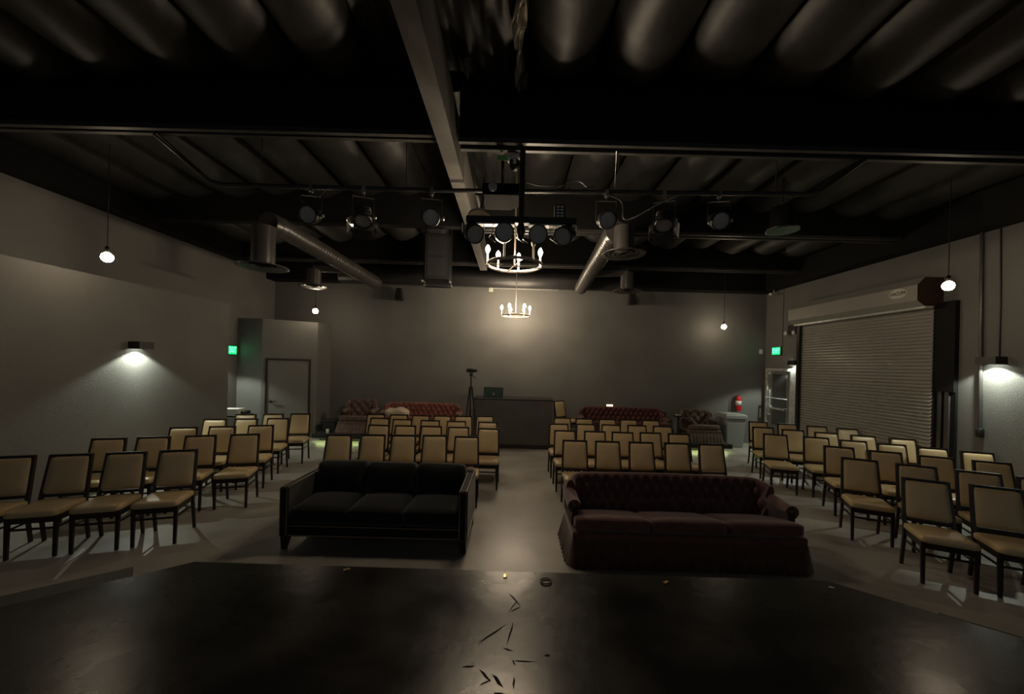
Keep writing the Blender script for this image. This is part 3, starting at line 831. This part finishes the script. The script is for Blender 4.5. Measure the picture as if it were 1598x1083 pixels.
# ------------------------------------------------------------------ rigging pipe and stage lights
tag(MB().tube([(-3.9, 4.06, 4.42), (-3.76, 4.62, 4.19), (-3.66, 4.7, 4.18), (-1.0, 4.7, 4.18), (3.6, 4.7, 4.25), (3.72, 4.62, 4.26), (3.86, 4.2, 4.42)], .027, 10).build('lighting_pipe', M['blackmetal']), 'long black lighting pipe carrying the row of stage lights', 'pipe')
for a, b_, r, lab in [((-1.37, 4.7, 4.2), (-1.38, 4.7, 5.1), .008, 'thin hanger rod near the center beam left side'), ((-3.18, 4.7, 4.2), (-3.18, 4.7, 5.05), .006, 'thin hanger rod above the first stage light'), ((1.22, 4.7, 4.24), (1.10, 4.2, 4.44), .006, 'slanted hanger wire above the lights right of the chandelier'), ((1.26, 4.7, 4.24), (1.26, 4.7, 5.1), .006, 'straight hanger rod above the lights right of the chandelier'), ((3.22, 4.7, 4.26), (3.22, 4.7, 5.0), .006, 'thin hanger rod near the right end of the pipe')]:
    tag(MB().tube([a, b_], r, 6).build('hanger_rod', M['steel']), lab, 'rod')

def stage_light(lab, loc, rz, tilt, doors=False, sc=1.0):
    s = thing('stage_light', lab, 'stage light', loc, rz, 'stage lights on the pipe')
    # local: clamp at z=0 (on the pipe), body hangs below facing -Y
    cl = MB(); cl.box(-.02, .02, -.035, .035, -.05, .035); cl.tube([(0, 0, -.05), (0, 0, -.10)], .010); cl.box(-.03, .03, -.01, .01, -.02, -.005)
    cl.build('clamp', M['steel'], s)
    yk = MB()
    yk.beam((-.125, 0, -.10), (.125, 0, -.10), .03, .006); yk.beam((-.125, 0, -.10), (-.125, 0, -.35), .006, .03, up=(0, 1, 0)); yk.beam((.125, 0, -.10), (.125, 0, -.35), .006, .03, up=(0, 1, 0))
    yk.build('yoke', M['steel'] if doors or tilt > .4 else M['blackmetal'], s)
    m0 = T(0, 0, -.335) @ RX(PI / 2 + tilt)     # local z of the body runs along the beam
    bd = MB(); bd.lathe([(0, -.19), (.06, -.19), (.085, -.15), (.09, -.02), (.108, 0), (.108, .12), (.098, .12), (.098, .09)], 20, m0)
    for k in range(3):
        bd.lathe([(.09, -.13 + k * .03), (.097, -.125 + k * .03), (.09, -.12 + k * .03)], 20, m0)
    bd.tube([(-.12, 0, -.335), (.12, 0, -.335)], .015)
    bo = bd.build('lamp_body', M['blackmetal'], s)
    MB().lathe([(0, .102), (.06, .098), (.098, .09)], 20, m0).build('lens', M['lens'], s)
    kn = MB(); kn.lathe([(0, 0), (.025, 0), (.025, .03), (0, .03)], 10, T(.128, 0, -.335) @ RY(PI / 2)); kn.build('knob', M['steel'], s)
    if doors:
        for k, (w, hh_) in enumerate([(.10, .13), (.08, .13), (.10, .13), (.08, .13)]):
            a = k * PI / 2
            d = MB(); mm = m0 @ RZ(a) @ T(0, .108, .12) @ RX(-.5)
            d.add([(-w, 0, 0), (w, 0, 0), (w * 1.25, 0, hh_), (-w * 1.25, 0, hh_), (-w, .003, 0), (w, .003, 0), (w * 1.25, .003, hh_), (-w * 1.25, .003, hh_)], [(0, 1, 2, 3), (7, 6, 5, 4), (0, 4, 5, 1), (1, 5, 6, 2), (2, 6, 7, 3), (3, 7, 4, 0)], False, mm)
            d.build('barn_door', M['steel'] if k % 2 else M['blackmetal'], s)
    return s
stage_light('black stage light at the left end of the pipe', (-2.55, 4.7, 4.17), .12, .35)
stage_light('stage light with barn doors on the left half of the pipe', (-1.90, 4.7, 4.17), .35, .95, True)
stage_light('black stage light just left of the center beam on the pipe', (-1.05, 4.7, 4.17), .15, .30)
stage_light('black stage light on the pipe just right of the chandelier', (1.12, 4.7, 4.20), .0, .35)
stage_light('stage light with barn doors on the right half of the pipe', (1.84, 4.7, 4.21), -.35, .95, True)
stage_light('black stage light on the pipe farthest right of the row', (2.52, 4.7, 4.23), -.2, .40)
# cable looms on the pipe
for pts, lab in [([(.5, 4.68, 4.24), (.75, 4.66, 4.32), (.95, 4.7, 4.22), (1.3, 4.72, 4.12), (1.42, 4.9, 3.95), (1.8, 4.8, 4.12), (2.1, 4.7, 4.24)], 'thin cable drooping from the pipe over the right duct'),
                 ([(.1, 4.66, 4.3), (.3, 4.64, 4.24), (.6, 4.66, 4.27), (.7, 4.68, 4.20), (.95, 4.68, 4.27)], 'loose cable coiled along the pipe above the light bar'),
                 ([(-2.66, 4.68, 4.2), (-2.7, 4.68, 4.05), (-2.55, 4.66, 3.97), (-2.4, 4.68, 4.1), (-2.35, 4.7, 4.2)], 'loose cable loop at the left end stage light')]:
    cv = []
    P0 = [Vector(p) for p in pts]
    for i in range(len(P0) - 1):
        a0 = P0[max(0, i - 1)]; a1 = P0[i]; a2 = P0[i + 1]; a3 = P0[min(len(P0) - 1, i + 2)]
        for q in range(6):
            u = q / 6
            cv.append(.5 * ((2 * a1) + (a2 - a0) * u + (2 * a0 - 5 * a1 + 4 * a2 - a3) * u * u + (3 * a1 - a0 - 3 * a2 + a3) * u ** 3))
    cv.append(P0[-1])
    tag(MB().tube(cv, .006, 6).build('cable', M['steel'] if 'drooping' in lab else M['blackplastic']), lab, 'cable')

# led par bar hung on a pole from the girder
lb = thing('light_bar', 'black bar of four round lamps on a center pole before the chandelier', 'stage light', (.06, 4.22, 3.64))
MB().box(-.61, .61, -.05, .05, -.035, .035).build('bar', M['blackmetal'], lb, .006)
MB().box(-.50, -.07, -.03, .06, -.050, -.036).build('bar_panel', M['brightsteel'], lb); MB().box(.09, .50, -.03, .06, -.050, -.036).build('bar_panel', M['brightsteel'], lb)
pl = MB(); pl.tube([(0, 0, -.16), (0, 0, .80)], .032, 12); pl.lathe([(0, -.22), (.03, -.20), (.05, -.1), (.032, -.03)], 14)
pl.build('pole', M['blackmetal'], lb)
for x, rz, tl in [(-.535, .5, .5), (-.19, .12, .15), (.20, -.15, .35), (.50, -.6, .5)]:
    mm = T(x, 0, -.14) @ RZ(rz) @ RX(PI / 2 + tl)
    cn = MB(); cn.lathe([(0, -.10), (.07, -.10), (.098, -.06), (.105, .02), (.105, .09), (.096, .09), (.096, .07)], 20, mm)
    co = cn.build('lamp_can', M['blackmetal'], lb)
    MB().lathe([(0, .078), (.096, .07)], 20, mm).build('lens', M['lens'], co)
    y_ = MB(); y_.beam((x - .12, 0, -.04), (x - .12, 0, -.15), .006, .03, up=(0, 1, 0)); y_.beam((x + .12, 0, -.04), (x + .12, 0, -.15), .006, .03, up=(0, 1, 0))
    y_.build('yoke', M['steel'], co)
wr = MB()
for x0 in (-.33, -.02, .03, .36):
    wr.tube([(x0, .02, -.05), (x0 + .02, .03, -.12), (x0 - .03, .02, -.18), (x0 + .05, .0, -.24)], .005, 6)
wr.build('wires', M['steel'], lb)
pj = thing('projector', 'dark projector mounted under the girder left of the bar pole', 'projector', (-.17, 4.46, 4.02))
pj.rotation_euler = (math.radians(-6), 0, 0)
MB().prism([(-.22, -.16), (.20, -.16), (.23, .1), (.1, .2), (-.22, .2)], -.07, .07).build('body', mat('flat_black', (0.0022, 0.0021, 0.002), 0.9, spec=0.05, noise=0.1), pj, .01)
MB().tube([(0, .0, .07), (0, .0, .46)], .02).build('ceiling_mount', M['blackmetal'], pj)
MB().lathe([(.045, 0), (.05, .05), (.035, .05)], 14, T(-.1, -.16, 0) @ RX(PI / 2)).build('lens', M['lens'], pj)
dc = thing('dome_camera', 'small white and black dome camera under the girder', 'camera', (-.03, 4.35, 4.33))
MB().lathe([(.05, .10), (.085, .09), (.085, .05), (.06, .045)], 18).build('mount_plate', M['white'], dc)
MB().lathe([(0, -.06), (.03, -.055), (.055, -.03), (.062, .01), (.062, .05)], 18).build('dome', M['blackmetal'], dc)
MB().box(-.02, .02, -.07, -.058, -.01, .04).build('lens_window', M['white'], dc)
gl = MB().box(-.06, .06, -.003, .003, -.03, .03, T(-.17, 4.30, 4.385)).build('cable_tag', M['greenlabel']); tag(gl, 'small pale green tag under the girder beside the dome camera', 'tag')
ps = thing('power_strip', 'black power strip standing on the light bar right half', 'power strip', (.49, 4.24, 3.675))
MB().box(-.06, .06, -.03, .03, 0, .16).build('strip_body', M['blackplastic'], ps, .006)
so_ = MB()
for i in range(2):
    for j in range(4):
        so_.box(-.04 + i * .045, -.005 + i * .045, -.036, -.03, .02 + j * .034, .04 + j * .034)
so_.build('sockets', M['white'], ps)
tr2 = thing('floodlight', 'shallow flood lamp with pale reflector above the light bar left half', 'stage light', (-.42, 4.30, 3.70))
MB().lathe([(.0, .05), (.06, .05), (.13, .0), (.13, -.015), (.115, -.01), (.05, .03), (0, .03)], 22, RX(-.5)).build('reflector', M['steel'], tr2)
MB().tube([(0, 0, .04), (.04, .05, .2), (.04, .1, .5)], .01).build('arm', M['blackmetal'], tr2)

# ------------------------------------------------------------------ ducts and vents
def spiral_duct(lab, pts, r, m, ribs=True):
    mb = MB()
    P0 = [Vector(p) for p in pts]
    path = [P0[0]]
    for a, b in zip(P0[:-1], P0[1:]):
        L_ = (b - a).length; k = max(1, int(L_ / .10))
        for q in range(1, k + 1):
            path.append(a.lerp(b, q / k))
    mb.tube(path, r, 22)
    if ribs:
        for a, b in zip(path[:-1], path[1:]):
            d = (b - a).normalized()
            if d.length < .5: continue
            rot = d.to_track_quat('Z', 'Y').to_matrix().to_4x4()
            mb.lathe([(r * 1.0, -.006), (r * 1.045, 0), (r * 1.0, .006)], 22, Matrix.Translation(b) @ rot)
    return tag(mb.build('duct', m), lab, 'duct')
spiral_duct('spiral duct running back on the left below the ceiling', [(-3.68, 5.62, 4.06), (-3.66, 5.9, 4.08), (-3.62, 9.9, 4.10)], .155, M['duct'])
spiral_duct('spiral duct running back on the right below the ceiling', [(1.50, 5.62, 4.06), (1.50, 5.8, 4.08), (1.75, 9.9, 4.10)], .155, M['duct'])
spiral_duct('big dark duct crossing along the top of the back wall', [(-4.6, 10.04, 4.33), (2.9, 10.04, 4.29)], .23, M['ductblack'], False)
def vent(lab, x, y, z, up, r, m):
    v = thing('air_vent', lab, 'vent', (x, y, z), 0, 'round diffuser vents')
    MB().lathe([(r * .46, .02), (r * .46, up)], 24).build('vent_neck', m, v)
    MB().lathe([(r * .45, .04), (r * .55, .03), (r * .8, .012), (r, .0), (r, .014), (r * .8, .03), (r * .55, .05)], 36, closed=True).build('outer_cone', m, v)
    rg = MB()
    for k, q in ((.72, .006), (.52, .0), (.30, .0)):
        rg.lathe([(r * (k - .13), .03 + q), (r * k, .004 + q), (r * k, .012 + q), (r * (k - .13), .038 + q)], 30, closed=True)
    rg.lathe([(0, .02), (r * .16, .02)], 20)
    rg.build('inner_rings', m, v)
    return v
vent('round vent under the left spiral duct, the nearer one', -3.70, 5.56, 3.37, .60, .34, M['duct'])
vent('round vent at the back left before the back wall', -4.33, 8.18, 3.61, .38, .31, M['duct'])
vent('round vent under the right spiral duct, the nearer one', 1.58, 5.50, 3.68, .40, .31, M['duct'])
vent('round vent at the back right before the back wall', 2.43, 8.14, 3.68, .40, .30, M['duct'])
for a, b, lab in [((-4.33, 8.18, 4.05), (-3.75, 8.3, 4.06), 'short branch duct feeding the back left vent'), ((2.43, 8.14, 4.12), (1.78, 8.2, 4.10), 'short branch duct feeding the back right vent')]:
    spiral_duct(lab, [a, b], .11, M['duct'], False)
cn = thing('can_light', 'black pendant can light far right below the pipe end', 'lamp', (3.95, 5.6, 4.12))
MB().lathe([(.20, 0), (.215, .0), (.215, .03), (.16, .10), (.15, .34), (0, .34)], 24).build('can_body', M['blackmetal'], cn)
MB().lathe([(0, .012), (.20, .004)], 24).build('lens', M['ductblack'], cn)
MB().tube([(0, 0, .42), (0, 0, .95)], .012).build('stem', M['blackmetal'], cn)
# hanging loudspeaker stack
hs = thing('hanging_loudspeaker', 'tall black loudspeaker hanging in front of the back wall', 'speaker', (-1.44, 7.0, 3.52), .1)
MB().box(-.23, .23, 0, .42, .06, .92).build('cabinet', M['blackplastic'], hs, .015)
MB().box(-.18, .18, -.012, 0, .12, .48).build('grille', M['ductblack'], hs, .005); MB().box(-.18, .18, -.012, 0, .50, .86).build('grille', M['ductblack'], hs, .005)
fr = MB()
for x in (-.245, .245):
    fr.beam((x, .1, -.02), (x, .1, 1.62), .02, .035, up=(0, 1, 0)); fr.beam((x, .34, -.02), (x, .34, 1.62), .02, .035, up=(0, 1, 0)); fr.beam((x, -.02, .04), (x, .42, .03), .02, .03)
fr.beam((-.245, .1, -.01), (.245, .1, -.01), .03, .02); fr.beam((-.245, .34, -.01), (.245, .34, -.01), .03, .02)
fr.build('hanging_frame', M['blackmetal'], hs)
tips = MB()
for x, y in ((-.255, .0), (.255, .0), (.255, .34), (-.255, .34)):
    tips.box(x - .012, x + .012, y - .05, y + .05, -.0, .03)
tips.build('frame_tips', M['brightsteel'], hs)

# torn insulation at the open seam near the camera
rnd = random.Random(3)
tf = MB()
def torn(i, j):
    u = i / 6.0; v = j / 26.0
    return (.00 + .09 * (u - .5) * (1 + .5 * math.sin(v * 17)) + .02 * math.sin(v * 9), 2.5 + 1.55 * v, 4.93 + .05 * math.sin(v * 40 + i) + .06 * math.sin(u * PI))
tf.grid(torn, 7, 27)
tag(tf.build('torn_liner', M['foil']), 'crumpled shiny torn ceiling liner at the open ceiling seam', 'insulation')

# right wall conduits and gear
def pipe_thing(name, lab, pts, r, m):
    return tag(MB().tube(pts, r, 8).build(name, m), lab, 'pipe')
pipe_thing('conduit', 'vertical gray conduit on the right wall between shutter and sconce', [(7.13, 5.74, 1.25), (7.13, 5.78, 4.3)], .022, M['duct'])
tag(MB().cushion(7.12, 5.735, 1.19, .035, .04, .07, .02, 0, 4).build('conduit_fitting', M['blackmetal']), 'dark fitting at the lower end of the wall conduit', 'fitting')
pipe_thing('power_cable', 'thin dark cable dropping down the right wall to the sconce', [(7.145, 5.55, 2.34), (7.145, 5.55, 3.2), (7.145, 5.57, 4.3)], .009, M['blackplastic'])
pipe_thing('conduit', 'thin conduit running up the right wall above the exit sign', [(7.15, 10.02, 2.7), (7.15, 10.02, 4.25)], .010, M['wall'])
em = thing('emergency_light', 'black twin-head emergency light above the exit door jamb', 'lamp', (7.12, 9.62, 3.08))
MB().box(-.04, .04, -.14, .14, -.05, .16).build('battery_box', M['blackplastic'], em, .01)
for y in (-.13, .15):
    MB().lathe([(0, -.02), (.045, -.02), (.055, .03), (0, .035)], 14, T(-.06, y, -.05) @ RY(-PI / 2)).build('lamp_head', M['white'], em)
sc2 = thing('security_camera', 'white bullet camera high in the back right corner', 'camera', (6.95, 10.15, 4.10), 0)
MB().tube([(-.14, -.10, .0), (.10, .10, .02)], .032, 12).build('body', M['white'], sc2)
MB().tube([(.08, .08, .02), (.10, .10, .14), (.02, .12, .2)], .014).build('arm', M['white'], sc2)
